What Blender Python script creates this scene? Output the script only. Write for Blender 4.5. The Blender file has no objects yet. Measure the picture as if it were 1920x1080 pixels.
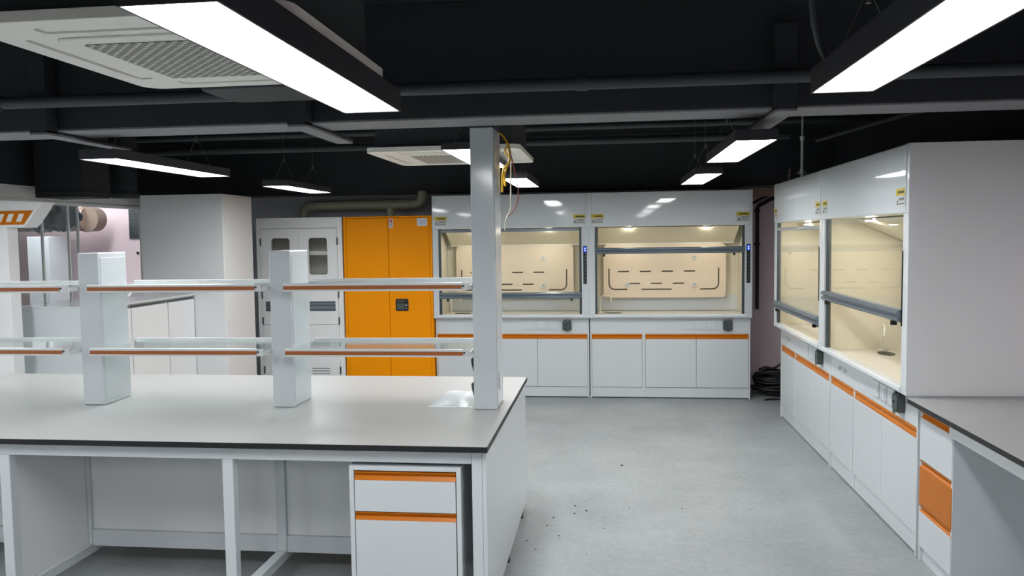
import bpy, bmesh, math, random
from mathutils import Vector, Matrix
from mathutils.geometry import tessellate_polygon
random.seed(7)
C = bpy.context.scene.collection
PI = math.pi

# ------------------------------------------------------------------ camera, world, exposure
def camera():
    f, yaw, pitch, roll, h = 1495.4009, 0.1192, 0.063, -0.0138, 1.8548
    cy, sy = math.cos(yaw), math.sin(yaw)
    F = Vector((-sy*math.cos(pitch), cy*math.cos(pitch), -math.sin(pitch)))
    R = Vector((cy, sy, 0)); U = R.cross(F)
    c, s = math.cos(roll), math.sin(roll)
    R2 = R*c + U*s; U2 = -R*s + U*c
    cam = bpy.data.cameras.new('camera'); o = bpy.data.objects.new('camera', cam); C.objects.link(o)
    m = Matrix((R2, U2, -F)).transposed().to_4x4(); m.translation = (0, 0, h)
    o.matrix_world = m
    cam.sensor_width = 36; cam.lens = f*36/1920; cam.clip_start = .05
    bpy.context.scene.camera = o
camera()
sc = bpy.context.scene
w = bpy.data.worlds.new('world'); sc.world = w; w.use_nodes = True
w.node_tree.nodes['Background'].inputs[0].default_value = (.75, .85, 1, 1)
w.node_tree.nodes['Background'].inputs[1].default_value = .5
sc.view_settings.view_transform = 'Standard'; sc.view_settings.look = 'None'
sc.view_settings.gamma = 1; sc.view_settings.use_curve_mapping = False
sc.view_settings.exposure = 0.2
LAMP = 24.0          # emission of the ceiling panels
HOODLAMP = 185.0     # emission of the small hood lamps

# ------------------------------------------------------------------ materials
def L(r, g, b):
    f = lambda c: (c/255/12.92) if c/255 <= .04045 else ((c/255+.055)/1.055)**2.4
    return (f(r), f(g), f(b), 1)
def mat(name, col, rough=.5, metal=0, spec=.5, noise=0, nscale=8, bump=0, bscale=40, coat=0):
    m = bpy.data.materials.new(name); m.use_nodes = True
    nt = m.node_tree; b = nt.nodes['Principled BSDF']
    b.inputs['Base Color'].default_value = col; b.inputs['Roughness'].default_value = rough
    b.inputs['Metallic'].default_value = metal; b.inputs['Specular IOR Level'].default_value = spec
    if coat: b.inputs['Coat Weight'].default_value = coat; b.inputs['Coat Roughness'].default_value = .05
    tc = nt.nodes.new('ShaderNodeTexCoord')
    if noise:
        n = nt.nodes.new('ShaderNodeTexNoise'); n.inputs['Scale'].default_value = nscale; n.inputs['Detail'].default_value = 6
        nt.links.new(tc.outputs['Object'], n.inputs['Vector'])
        mx = nt.nodes.new('ShaderNodeMix'); mx.data_type = 'RGBA'
        mx.inputs[6].default_value = tuple(c*(1-noise) for c in col[:3])+(1,)
        mx.inputs[7].default_value = tuple(min(1, c*(1+noise)) for c in col[:3])+(1,)
        nt.links.new(n.outputs['Fac'], mx.inputs[0]); nt.links.new(mx.outputs[2], b.inputs['Base Color'])
    if bump:
        n2 = nt.nodes.new('ShaderNodeTexNoise'); n2.inputs['Scale'].default_value = bscale; n2.inputs['Detail'].default_value = 4
        nt.links.new(tc.outputs['Object'], n2.inputs['Vector'])
        bp = nt.nodes.new('ShaderNodeBump'); bp.inputs['Strength'].default_value = bump; bp.inputs['Distance'].default_value = .01
        nt.links.new(n2.outputs['Fac'], bp.inputs['Height']); nt.links.new(bp.outputs[0], b.inputs['Normal'])
    return m
def emis(name, col, s):
    m = bpy.data.materials.new(name); m.use_nodes = True; nt = m.node_tree
    nt.nodes.remove(nt.nodes['Principled BSDF']); e = nt.nodes.new('ShaderNodeEmission')
    e.inputs[0].default_value = col; e.inputs[1].default_value = s
    nt.links.new(e.outputs[0], nt.nodes['Material Output'].inputs[0]); return m
def glass(name, tint=(.985, .995, .99, 1), ior=1.22, haze=0):
    m = bpy.data.materials.new(name); m.use_nodes = True; nt = m.node_tree
    nt.nodes.remove(nt.nodes['Principled BSDF'])
    t = nt.nodes.new('ShaderNodeBsdfTransparent'); t.inputs[0].default_value = tint
    g = nt.nodes.new('ShaderNodeBsdfGlossy'); g.inputs['Roughness'].default_value = .01
    fr = nt.nodes.new('ShaderNodeFresnel'); ge = nt.nodes.new('ShaderNodeNewGeometry'); mv = nt.nodes.new('ShaderNodeMix'); mv.data_type = 'FLOAT'
    mv.inputs[2].default_value = ior; mv.inputs[3].default_value = 1/ior      # same reflectance on both faces of the thin pane
    nt.links.new(ge.outputs['Backfacing'], mv.inputs[0]); nt.links.new(mv.outputs[0], fr.inputs[0])
    mx = nt.nodes.new('ShaderNodeMixShader'); nt.links.new(fr.outputs[0], mx.inputs[0])
    nt.links.new(t.outputs[0], mx.inputs[1]); nt.links.new(g.outputs[0], mx.inputs[2])
    out = mx
    if haze:
        d = nt.nodes.new('ShaderNodeBsdfDiffuse'); d.inputs[0].default_value = (.75, .8, .8, 1)
        m2 = nt.nodes.new('ShaderNodeMixShader'); m2.inputs[0].default_value = haze
        nt.links.new(mx.outputs[0], m2.inputs[1]); nt.links.new(d.outputs[0], m2.inputs[2]); out = m2
    nt.links.new(out.outputs[0], nt.nodes['Material Output'].inputs[0]); return m

M = dict(
 white=mat('white_steel', L(215, 220, 223), .22, noise=.012, nscale=3),
 gloss=mat('white_gloss_panel', L(228, 233, 236), .045, noise=.01, nscale=2),
 colwhite=mat('column_white', L(206, 212, 216), .14, noise=.01, nscale=3),
 matte=mat('white_powdercoat', L(241, 242, 242), .38, noise=.012, nscale=3),
 grey_panel=mat('grey_side_panel', L(238, 240, 241), .4, noise=.01, nscale=3),
 cream=mat('cream_liner', L(226, 219, 198), .35, noise=.015, nscale=4),
 cream_baffle=mat('cream_baffle', L(228, 212, 190), .4, noise=.015, nscale=4),
 ceram=mat('hood_worktop', L(214, 210, 198), .3, noise=.02, nscale=10),
 orange=mat('orange_enamel', L(200, 112, 6), .35, spec=.3, noise=.02, nscale=3),
 orange_cab=mat('orange_powdercoat', L(255, 156, 0), .5, spec=.12, noise=.02, nscale=2),
 orange_strip=mat('orange_insert', L(162, 92, 44), .4, noise=.02, nscale=3),
 alu=mat('aluminium', L(222, 225, 225), .4, metal=.2, noise=.02, nscale=5),
 sash=mat('sash_grey', L(120, 132, 142), .32, metal=.5, noise=.03, nscale=5),
 track=mat('track_dark', L(76, 84, 88), .4, metal=.4),
 black=mat('black_plastic', L(22, 23, 25), .4),
 socket=mat('socket_grey', L(72, 80, 78), .4, noise=.05, nscale=20),
 edge=mat('worktop_edge', L(26, 27, 30), .45, noise=.1, nscale=30),
 top=mat('worktop_surface', L(183, 183, 181), .36, noise=.02, nscale=30, bump=.03, bscale=300),
 ceil=mat('black_ceiling_paint', L(36, 40, 44), .75, noise=.12, nscale=2, bump=.3, bscale=10),
 beam=mat('black_beam_paint', L(44, 48, 52), .65, noise=.1, nscale=3),
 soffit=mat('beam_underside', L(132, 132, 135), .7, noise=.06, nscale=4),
 pipeblack=mat('dark_pipe_paint', L(58, 64, 67), .5, noise=.08, nscale=5),
 lampbody=mat('lamp_body', L(52, 53, 58), .45, noise=.04, nscale=5),
 wire=mat('steel_wire', L(120, 122, 120), .4, metal=.6),
 silver=mat('silver_channel', L(200, 200, 198), .4, metal=.3),
 acwhite=mat('ac_plastic', L(251, 249, 240), .45, noise=.015, nscale=3),
 acdark=mat('ac_gap', L(60, 60, 56), .6),
 olive=mat('olive_pvc', L(166, 170, 146), .32, noise=.05, nscale=6),
 brownpipe=mat('taupe_pvc', L(128, 112, 102), .4, noise=.05, nscale=6),
 pink=mat('pink_wall_paint', L(232, 214, 219), .7, noise=.03, nscale=2),
 greywall=mat('grey_wall_panel', L(238, 242, 250), .6, noise=.03, nscale=2),
 partition=mat('white_partition', L(236, 237, 236), .45, noise=.012, nscale=3),
 plenum=mat('plenum_plate', L(128, 116, 92), .6, noise=.04, nscale=5),  # dark brown paints the shade seen through the baffle slots
 tan=mat('tan_curtain', L(168, 148, 134), .8, noise=.05, nscale=4),
 lockgrey=mat('locker_interior', L(236, 236, 226), .6),
 yellow=mat('label_yellow', L(214, 190, 40), .5), labelgrey=mat('label_grey', L(205, 208, 205), .4),
 ink=mat('label_ink', L(60, 62, 60), .5), red=mat('label_red', L(200, 50, 50), .5), paper=mat('paper', L(228, 230, 232), .6),
 paleblue=mat('label_pale_blue', L(196, 208, 220), .5),
 blue=emis('blue_display', L(20, 70, 220), 1.2),
 led=emis('display_digits', (1, 1, 1, 1), 1.5),
 lamp=emis('lamp_diffuser', (.965, .985, 1, 1), LAMP),
 hoodlamp=emis('hood_lamp', (1, .93, .80, 1), HOODLAMP),
 glass=glass('clear_glass'), shelfglass=glass('shelf_glass', (.955, .985, .978, 1), haze=.09),
 cabglass=glass('cabinet_glass', (.93, .93, .92, 1)), hazeglass=glass('hazy_glass', (.92, .94, .93, 1), haze=.07),  # window panes have a slight pale haze mixed in
 foil=mat('crumpled_plastic_film', L(60, 70, 90), .18, noise=.6, nscale=14, bump=1, bscale=18, coat=.6),
 bag=mat('white_plastic_bag', L(216, 218, 221), .3, bump=.4, bscale=40),
 cable_y=mat('yellow_cable', L(224, 176, 32), .5), cable_w=mat('pale_cable', L(196, 192, 176), .5), cable_r=mat('red_cable', L(150, 70, 60), .5),
 rubber=mat('black_rubber', L(18, 17, 19), .5), crumb=mat('dark_scrap', L(52, 46, 44), .8), tap=mat('tap_plastic', L(228, 224, 208), .3),
)
# epoxy floor with soft mottling and fine scuffs
def floor_mat():
    m = bpy.data.materials.new('grey_epoxy_floor'); m.use_nodes = True; nt = m.node_tree; b = nt.nodes['Principled BSDF']
    tc = nt.nodes.new('ShaderNodeTexCoord')
    n1 = nt.nodes.new('ShaderNodeTexNoise'); n1.inputs['Scale'].default_value = 1.6; n1.inputs['Detail'].default_value = 8; n1.inputs['Roughness'].default_value = .6
    n2 = nt.nodes.new('ShaderNodeTexNoise'); n2.inputs['Scale'].default_value = 22; n2.inputs['Detail'].default_value = 8; n2.inputs['Roughness'].default_value = .75
    for n in (n1, n2): nt.links.new(tc.outputs['Object'], n.inputs['Vector'])
    a = nt.nodes.new('ShaderNodeMath'); a.operation = 'ADD'; nt.links.new(n1.outputs['Fac'], a.inputs[0]); nt.links.new(n2.outputs['Fac'], a.inputs[1])
    r = nt.nodes.new('ShaderNodeValToRGB'); r.color_ramp.elements[0].position = .35; r.color_ramp.elements[1].position = .68
    r.color_ramp.elements[0].color = L(140, 145, 146); r.color_ramp.elements[1].color = L(172, 177, 178)
    h = nt.nodes.new('ShaderNodeMath'); h.operation = 'MULTIPLY'; h.inputs[1].default_value = .5; nt.links.new(a.outputs[0], h.inputs[0])
    nt.links.new(h.outputs[0], r.inputs[0]); nt.links.new(r.outputs[0], b.inputs['Base Color'])
    b.inputs['Roughness'].default_value = .48
    bp = nt.nodes.new('ShaderNodeBump'); bp.inputs['Strength'].default_value = .08; bp.inputs['Distance'].default_value = .01
    nt.links.new(n2.outputs['Fac'], bp.inputs['Height']); nt.links.new(bp.outputs[0], b.inputs['Normal'])
    return m
M['floor'] = floor_mat()
# honeycomb return-air grille: pattern of rounded holes in object space
def grille_mat():
    m = bpy.data.materials.new('ac_honeycomb_grille'); m.use_nodes = True; nt = m.node_tree; b = nt.nodes['Principled BSDF']
    tc = nt.nodes.new('ShaderNodeTexCoord')
    v = nt.nodes.new('ShaderNodeTexVoronoi'); v.voronoi_dimensions = '2D'; v.inputs['Scale'].default_value = 40; v.inputs['Randomness'].default_value = 0
    mp = nt.nodes.new('ShaderNodeMapping'); mp.inputs['Rotation'].default_value = (0, 0, PI/4); mp.inputs['Scale'].default_value = (1, 1, 1)
    nt.links.new(tc.outputs['Object'], mp.inputs['Vector']); nt.links.new(mp.outputs[0], v.inputs['Vector'])
    r = nt.nodes.new('ShaderNodeValToRGB'); r.color_ramp.elements[0].position = .42; r.color_ramp.elements[1].position = .52
    r.color_ramp.elements[0].color = L(120, 120, 110); r.color_ramp.elements[1].color = L(222, 220, 210)
    nt.links.new(v.outputs['Distance'], r.inputs[0]); nt.links.new(r.outputs[0], b.inputs['Base Color']); b.inputs['Roughness'].default_value = .5
    return m
M['grille'] = grille_mat()

# ------------------------------------------------------------------ mesh builder
class MB:
    def __init__(s, off=(0, 0, 0)): s.v = []; s.f = []; s.m = []; s.s = []; s.off = Vector(off)
    def add(s, vs, fs, m=0, smooth=False):
        n = len(s.v); s.v += [tuple(Vector(p)-s.off) for p in vs]
        for f in fs: s.f.append([n+i for i in f]); s.m.append(m); s.s.append(smooth)
        return s
    def box(s, x0, x1, y0, y1, z0, z1, m=0):
        x0, x1 = sorted((x0, x1)); y0, y1 = sorted((y0, y1)); z0, z1 = sorted((z0, z1))
        vs = [(x, y, z) for z in (z0, z1) for y in (y0, y1) for x in (x0, x1)]
        return s.add(vs, [(0, 2, 3, 1), (4, 5, 7, 6), (0, 1, 5, 4), (2, 6, 7, 3), (0, 4, 6, 2), (1, 3, 7, 5)], m)
    def prism(s, poly, ax, a, b, m=0, smooth=False):
        # poly: 2D points; ax: extrusion axis; a..b extent
        def P(p, t):
            return {'Y': (p[0], t, p[1]), 'X': (t, p[0], p[1]), 'Z': (p[0], p[1], t)}[ax]
        n = len(poly); vs = [P(p, a) for p in poly]+[P(p, b) for p in poly]
        fs = [tuple(range(n))[::-1], tuple(range(n, 2*n))]+[(i, (i+1) % n, n+(i+1) % n, n+i) for i in range(n)]
        return s.add(vs, fs, m, smooth)
    def holed(s, outer, holes, ax, a, b, m=0):
        def P(p, t):
            return {'Y': (p[0], t, p[1]), 'X': (t, p[0], p[1]), 'Z': (p[0], p[1], t)}[ax]
        loops = [outer]+holes; flat = [p for l in loops for p in l]; n = len(flat)
        tris = tessellate_polygon([[Vector((p[0], p[1], 0)) for p in l] for l in loops])
        vs = [P(p, a) for p in flat]+[P(p, b) for p in flat]
        fs = [tuple(t) for t in tris]+[tuple(i+n for i in t)[::-1] for t in tris]
        k = 0
        for l in loops:
            for i in range(len(l)):
                j = (i+1) % len(l); fs.append((k+i, k+j, n+k+j, n+k+i))
            k += len(l)
        return s.add(vs, fs, m)
    def tube(s, pts, r, n=10, m=0, cap=True, smooth=True):
        pts = [Vector(p) for p in pts]; rs = r if isinstance(r, (list, tuple)) else [r]*len(pts)
        vs = []; up = None
        for i, p in enumerate(pts):
            d = (pts[min(i+1, len(pts)-1)]-pts[max(i-1, 0)]).normalized()
            if up is None:
                up = Vector((0, 0, 1)) if abs(d.z) < .9 else Vector((1, 0, 0))
            u = (up-d*up.dot(d)).normalized(); up = u; q = d.cross(u)
            vs += [p+(u*math.cos(2*PI*k/n)+q*math.sin(2*PI*k/n))*rs[i] for k in range(n)]
        fs = []
        for i in range(len(pts)-1):
            for k in range(n):
                a = i*n+k; b2 = i*n+(k+1) % n; fs.append((a, b2, b2+n, a+n))
        s.add(vs, fs, m, smooth)
        if cap:
            s.add(vs[:n], [tuple(range(n))[::-1]], m); s.add(vs[-n:], [tuple(range(n))], m)
        return s
    def build(s, name, mats, parent=None, bevel=0, loc=None, seg=2):
        me = bpy.data.meshes.new(name); me.from_pydata(s.v, [], s.f)
        if not isinstance(mats, (list, tuple)): mats = [mats]
        for k in mats: me.materials.append(M[k])
        for i, p in enumerate(me.polygons): p.material_index = s.m[i]; p.use_smooth = s.s[i]
        bm = bmesh.new(); bm.from_mesh(me); bmesh.ops.recalc_face_normals(bm, faces=bm.faces[:]); bm.to_mesh(me); bm.free()
        o = bpy.data.objects.new(name, me); C.objects.link(o)
        if parent: o.parent = parent
        if loc is not None: o.location = loc
        elif not parent: o.location = s.off
        if bevel:
            b = o.modifiers.new('bevel', 'BEVEL'); b.width = bevel; b.segments = seg; b.limit_method = 'ANGLE'; b.angle_limit = math.radians(50)
        return o
def rrect(x0, x1, z0, z1, r, n=5):
    p = []
    for cx, cz, a in ((x1-r, z0+r, -PI/2), (x1-r, z1-r, 0), (x0+r, z1-r, PI/2), (x0+r, z0+r, PI)):
        for i in range(n+1):
            t = a+PI/2*i/n; p.append((cx+r*math.cos(t), cz+r*math.sin(t)))
    return p
def thing(name, label, cat, loc=(0, 0, 0), rz=0, group=None):
    o = bpy.data.objects.new(name, None); C.objects.link(o); o.empty_display_size = .1
    o.location = loc; o.rotation_euler = (0, 0, rz); o['label'] = label; o['category'] = cat
    if group: o['group'] = group
    return o
def tag(o, label, cat, group=None, kind=None):
    o['label'] = label; o['category'] = cat
    if group: o['group'] = group
    if kind: o['kind'] = kind
    return o
def struct(o, label=None, cat=None):
    o['kind'] = 'structure'
    if label: o['label'] = label
    o['category'] = cat or o.name.split('_')[0]
    return o
def copy_tree(o, parent=None):
    c = o.copy(); C.objects.link(c)
    if parent: c.parent = parent; c.matrix_parent_inverse = o.matrix_parent_inverse.copy()
    for ch in list(o.children): copy_tree(ch, c)
    return c

# ------------------------------------------------------------------ the room
XR, XL, YB, YF, ZC = 2.56, -5.1, 9.95, -4.0, 3.05
b = MB(); b.box(-9.2, XR+.2, YF-.2, YB+.2, -.1, 0)
struct(b.build('floor', 'floor'), 'grey mottled epoxy floor', 'floor')
b = MB(); b.box(-9.2, XR+.2, YF-.2, YB+.2, ZC, ZC+.12)
struct(b.build('ceiling', 'ceil'), 'black painted open ceiling', 'ceiling')
b = MB(); b.box(XL, .0, YB, YB+.15, 0, 2.62, 0); b.box(0, XR+.15, YB, YB+.15, 0, 2.62, 1); b.box(-9.2, XR+.15, YB+.001, YB+.15, 2.62, ZC, 2)
b.box(-9.2, XL, YB, YB+.15, 0, 2.62, 1)
# shallow horizontal battens on the pink stretch
b.box(1.55, XR, YB-.008, YB, 1.675, 1.70, 1); b.box(1.55, XR, YB-.008, YB, 1.51, 1.535, 1)
struct(b.build('wall_back', ['greywall', 'pink', 'ceil']), 'back wall, grey behind the cabinets and pink at the ends', 'wall')
b = MB(); b.box(XR, XR+.15, YF, YB, 0, 2.34, 0); b.box(XR, XR+.15, YF, YB, 2.34, ZC, 1)
struct(b.build('wall_right', ['pink', 'ceil']), 'right wall behind the fume hoods, black above', 'wall')
b = MB(); b.box(-9.2, XR, YF-.15, YF, 0, 2.6, 0); b.box(-9.2, XR, YF-.15, YF, 2.6, ZC, 1)
struct(b.build('wall_front', ['partition', 'ceil']), 'white wall behind the camera', 'wall')
b = MB(); b.box(-9.2, -9.05, YF, YB, 0, ZC, 0)
struct(b.build('wall_side', ['pink']), 'far pink wall of the neighbouring room', 'wall')
# left partition with a window band
WY0, WY1, WZ0, WZ1 = 4.6, 8.38, 1.09, 2.25
b = MB(); t = .08
b.box(XL-t, XL, YF, WY0, 0, 2.372, 0); b.box(XL-t, XL, WY1, YB, 0, 2.372, 0)
b.box(XL-t, XL, WY0, WY1, 0, WZ0, 0); b.box(XL-t, XL, WY0, WY1, WZ1, 2.372, 0)
b.box(XL-t, XL+.01, YF, YB, 2.372, ZC, 1)
struct(b.build('wall_left', ['partition', 'ceil']), 'white panel partition on the left, black above', 'wall')
wn = thing('window_1', 'long partition window with clear panes on the left, partly open', 'window', (XL-.04, (WY0+WY1)/2, WZ0)); wn['kind'] = 'structure'
O = wn.location.copy()
b = MB(O); b.box(XL-.07, XL+.012, WY0, WY1, WZ0, WZ0+.035); b.box(XL-.07, XL+.012, WY0, WY1, WZ1-.03, WZ1)
b.box(XL-.07, XL+.012, WY0, WY0+.03, WZ0+.035, WZ1-.03); b.box(XL-.07, XL+.012, WY1-.035, WY1, WZ0+.035, WZ1-.03)
b.build('window_frame', 'partition', wn, .003)
for y in (5.4, 6.08, 6.755, 7.115, 7.256):
    b = MB(O); b.box(XL-.045, XL-.018, y-.006, y+.006, WZ0+.035, WZ1-.03); b.build('mullion', 'matte', wn, .002)
for a, c in ((WY0+.03, 5.386), (5.414, 6.066), (6.094, 6.741), (6.769, 7.101), (7.129, 7.242)):
    b = MB(O); b.box(XL-.035, XL-.029, a, c, WZ0+.035, WZ1-.03); b.build('pane', 'hazeglass', wn)
# long black beam across the room with a paler underside
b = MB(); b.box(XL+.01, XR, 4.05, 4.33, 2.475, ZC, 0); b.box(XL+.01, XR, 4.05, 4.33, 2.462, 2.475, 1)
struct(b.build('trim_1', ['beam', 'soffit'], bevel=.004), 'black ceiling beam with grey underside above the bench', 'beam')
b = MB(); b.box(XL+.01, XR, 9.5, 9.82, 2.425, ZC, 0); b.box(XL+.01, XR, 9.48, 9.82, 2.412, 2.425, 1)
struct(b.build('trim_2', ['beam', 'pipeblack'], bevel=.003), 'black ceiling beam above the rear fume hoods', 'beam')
# beige bulkhead at the far right corner
b = MB(); b.box(1.2, XR, 9.83, YB-.005, 2.30, 2.52)
struct(b.build('trim_3', 'tan', bevel=.01), 'beige bulkhead in the far right corner', 'trim')

# ------------------------------------------------------------------ ceiling panels (lamps)
def lamp(name, x0, x1, y0, y1, label, z=2.33, hh=.055, group='suspended linear ceiling lamps'):
    cx, cy = (x0+x1)/2, (y0+y1)/2; hw, hl = (x1-x0)/2, (y1-y0)/2
    t = thing(name, label, 'lamp', (cx, cy, z), 0, group)
    b = MB(); e = .006
    b.box(-hw, hw, -hl, hl, .012, hh); b.box(-hw, hw, -hl, -hl+e, 0, .012); b.box(-hw, hw, hl-e, hl, 0, .012)
    b.box(-hw, -hw+e, -hl+e, hl-e, 0, .012); b.box(hw-e, hw, -hl+e, hl-e, 0, .012); b.build('housing', 'lampbody', t)
    b = MB(); b.box(-hw+e+.001, hw-e-.001, -hl+e+.001, hl-e-.001, .003, .0115); b.build('diffuser', 'lamp', t)
    for s in (-1, 1):
        y = s*hl*.62; b = MB()
        b.tube([(-hw+.02, y, hh), (-.012, y, .24)], .0016, 6); b.tube([(hw-.02, y, hh), (.012, y, .24)], .0016, 6)
        b.tube([(0, y, .22), (0, y, .26)], .008, 8); b.tube([(0, y, .26), (0, y, ZC-z-.001)], .0016, 6)
        b.build('hanger_wire', 'wire', t)
    return t
lamp('linear_lamp', -.978, -.76, 1.53, 2.94, 'large bright ceiling lamp at top left, below the perforated air conditioner', hh=.08)
lamp('linear_lamp', .69, .895, 1.44, 2.85, 'bright ceiling lamp at the top right corner of the photo', hh=.08)
lamp('linear_lamp', -2.965, -2.735, 4.23, 5.6, 'thin slanting ceiling lamp above the left end of the island bench')
lamp('linear_lamp', -2.98, -2.75, 6.68, 7.82, 'short thin ceiling lamp above the white locker cabinet')
lamp('linear_lamp', -.965, -.73, 4.645, 5.93, 'ceiling lamp partly hidden behind the tall white service column', z=2.375, hh=.042)
lamp('linear_lamp', -.845, -.635, 6.43, 7.6, 'small ceiling lamp just right of the service column, above the left rear fume hood')
lamp('linear_lamp', .65, .86, 4.19, 5.42, 'middle ceiling lamp of the right row, second from the camera')
lamp('linear_lamp', .69, .90, 6.4, 7.68, 'farthest ceiling lamp of the right row, above the right rear fume hood')
# unseen lamps added outside the frame to light the room more evenly
for k, (x, y) in enumerate(((-.87, -1.3), (.79, -1.3), (-2.85, 1.5), (-2.85, -1.3), (-4.4, 1.5), (-4.62, 3.9))):
    lamp('linear_lamp', x-.105, x+.105, y, y+1.3, 'added unseen fill lamp outside the frame, '+('left side behind the camera', 'right side behind the camera', 'left of the large air conditioner', 'left rear of the camera', 'far left of the camera', 'near the partition beside the island bench')[k])
lamp('linear_lamp', -6.35, -6.13, 8.2, 9.4, 'added unseen lamp in the neighbouring room, brightening the pink wall', 2.72)  # added out of view above the window head to brighten the pink wall
lamp('linear_lamp', -7.2, -6.9, 8.3, 9.5, 'added unseen fill lamp further inside the neighbouring room', 2.75)  # second lamp added to lift the light in the neighbouring room

# ------------------------------------------------------------------ ceiling cassettes
def cassette(name, x0, y0, s, label, z=2.425):
    t = thing(name, label, 'air conditioner', (x0+s/2, y0+s/2, z), 0, 'ceiling cassette air conditioners'); h = s/2
    b = MB(); outer = rrect(-h, h, -h, h, .07, 6); g = h*.52
    holes = [rrect(-h*.62, h*.62, d*h*.79-h*.065, d*h*.79+h*.065, .02, 3) for d in (-1, 1)]+[rrect(d*h*.79-h*.065, d*h*.79+h*.065, -h*.62, h*.62, .02, 3) for d in (-1, 1)]
    b.holed(outer, holes, 'Z', 0, .03); b.build('face_panel', 'acwhite', t, .004)
    b = MB(); b.box(-h+.06, h-.06, -h+.06, h-.06, .031, .26); b.build('casing', 'pipeblack', t)
    for k in range(4):
        b = MB(); d = 1 if k % 2 else -1
        if k < 2: b.box(-h*.605, h*.605, d*h*.79-h*.045, d*h*.79+h*.052, .004, .012)
        else: b.box(d*h*.79-h*.045, d*h*.79+h*.052, -h*.605, h*.605, .004, .012)
        b.build('air_flap', 'acwhite', t, .003)
    b = MB(); b.prism(rrect(-h*.64, h*.64, -h*.64, h*.64, .03, 4), 'Z', -.007, -.0005); b.build('grille_frame', 'acwhite', t, .003)
    b = MB(); b.prism(rrect(-g, g, -g, g, .01, 3), 'Z', -.010, -.0075); b.build('honeycomb_grille', 'grille', t)
    b = MB()
    for q in (-1, 1): b.tube([(q*(h-.1), h-.1, .26), (q*(h-.1), h-.1, ZC-z)], .006, 6); b.tube([(q*(h-.1), -h+.1, .26), (q*(h-.1), -h+.1, ZC-z)], .006, 6)
    b.build('hanger_rod', 'wire', t)
cassette('ceiling_air_conditioner', -1.69, 1.925, .91, 'large pale ceiling air conditioner with honeycomb grille at top left')
cassette('ceiling_air_conditioner', -1.60, 5.2, 1.04, 'pale ceiling air conditioner left of the tall service column, farther away', z=2.435)

# ------------------------------------------------------------------ pipes and ducts under the ceiling
def pipe(name, pts, r, m, label, cat='pipe', collars=(), n=14, group=None, cr=1.25):
    p0 = Vector(pts[0]); t = thing(name, label, cat, p0, 0, group)
    MB(p0).tube(pts, r, n).build('pipe_run', m, t)
    for a, c in collars: MB(p0).tube([a, c], r*cr, n).build('collar', m, t)
    return t
pipe('ceiling_pipe', [(-5.0, 3.9, 2.60), (XR, 3.9, 2.585)], .032, 'pipeblack', 'dark painted pipe running across in front of the near ceiling beam', collars=[((-.14, 3.9, 2.593), (-.09, 3.9, 2.593)), ((-3.2, 3.9, 2.596), (-3.15, 3.9, 2.596))], group='dark ceiling pipes')
pipe('ceiling_pipe', [(-5.0, 8.0, 2.80), (1.75, 8.0, 2.80)], .036, 'pipeblack', 'dark painted pipe behind the ceiling beam, lower one of the far pair', group='dark ceiling pipes')
pipe('ceiling_pipe', [(-5.0, 7.7, 2.90), (XR, 7.7, 2.90)], .03, 'pipeblack', 'dark painted pipe behind the ceiling beam, upper one of the far pair', group='dark ceiling pipes')
pipe('ceiling_pipe', [(2.2, 1.5, 2.62), (2.12, 4.04, 2.62)], .03, 'pipeblack', 'dark pipe running towards the back above the right hand bench', group='dark ceiling pipes')
pipe('ceiling_pipe', [(2.3, 4.34, 2.66), (1.9, 7.6, 2.70)], .018, 'pipeblack', 'thin slanting dark pipe above the side fume hoods', group='dark ceiling pipes')
# short cross channels gripping the beam
for i, (x, lab) in enumerate(((-3.05, 'short black steel channel under the beam, at the far left'), (-1.62, 'short black steel channel under the beam, left of the service column'), (.80, 'short black steel channel under the beam, above the right lamp row'))):
    b = MB((x, 4.0, 2.40)); b.box(x, x+.10, 3.96, 4.72, 2.436, 2.448, 1); b.box(x, x+.012, 3.96, 4.72, 2.448, 2.4615); b.box(x+.088, x+.10, 3.96, 4.72, 2.448, 2.4615)
    b.box(x, x+.10, 3.96, 4.045, 2.448, 2.85)
    tag(b.build('beam_channel', ['beam', 'soffit'], bevel=.002), lab, 'bracket', 'steel channels under the beam')
# black duct drop and round duct at the left partition
b = MB((-4.75, 6.6, 2.25)); b.box(-4.985, -4.515, 6.5, 6.86, 2.262, ZC-.002); b.box(-4.99, -4.51, 6.495, 6.865, 2.30, 2.31)
tag(b.build('square_duct', 'ceil', bevel=.004), 'square black duct dropping in front of the partition at the far left', 'duct')
b = MB((-4.78, 7.5, 2.3)); b.tube([(-4.78, 7.5, 2.30), (-4.78, 7.5, 2.31), (-4.78, 7.5, 2.35)], [.12, .135, .135], 28); b.tube([(-4.78, 7.5, 2.35), (-4.78, 7.5, ZC-.002)], .12, 24)
tag(b.build('round_duct', 'ceil'), 'round black duct end below the black bulkhead beside the tall cabinet', 'duct')
b = MB((-.95, 3.5, 2.47)); b.prism(rrect(-1.66, -.98, 3.12, 3.46, .06), 'Z', 2.475, 2.53)
b.box(-1.3, -1.1, 3.2, 3.4, 2.53, ZC-.002)
tag(b.build('duct_box', 'beam', bevel=.01), 'dark grey rounded duct box behind the perforated air conditioner', 'duct')
b = MB((-1.75, 1.75, 2.55)); b.box(-1.95, -1.62, 1.86, 1.98, 2.52, ZC-.002)
tag(b.build('bracket_box', 'pipeblack', bevel=.02), 'dark grey hanging box above the air conditioner in the top left corner', 'box')
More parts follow.
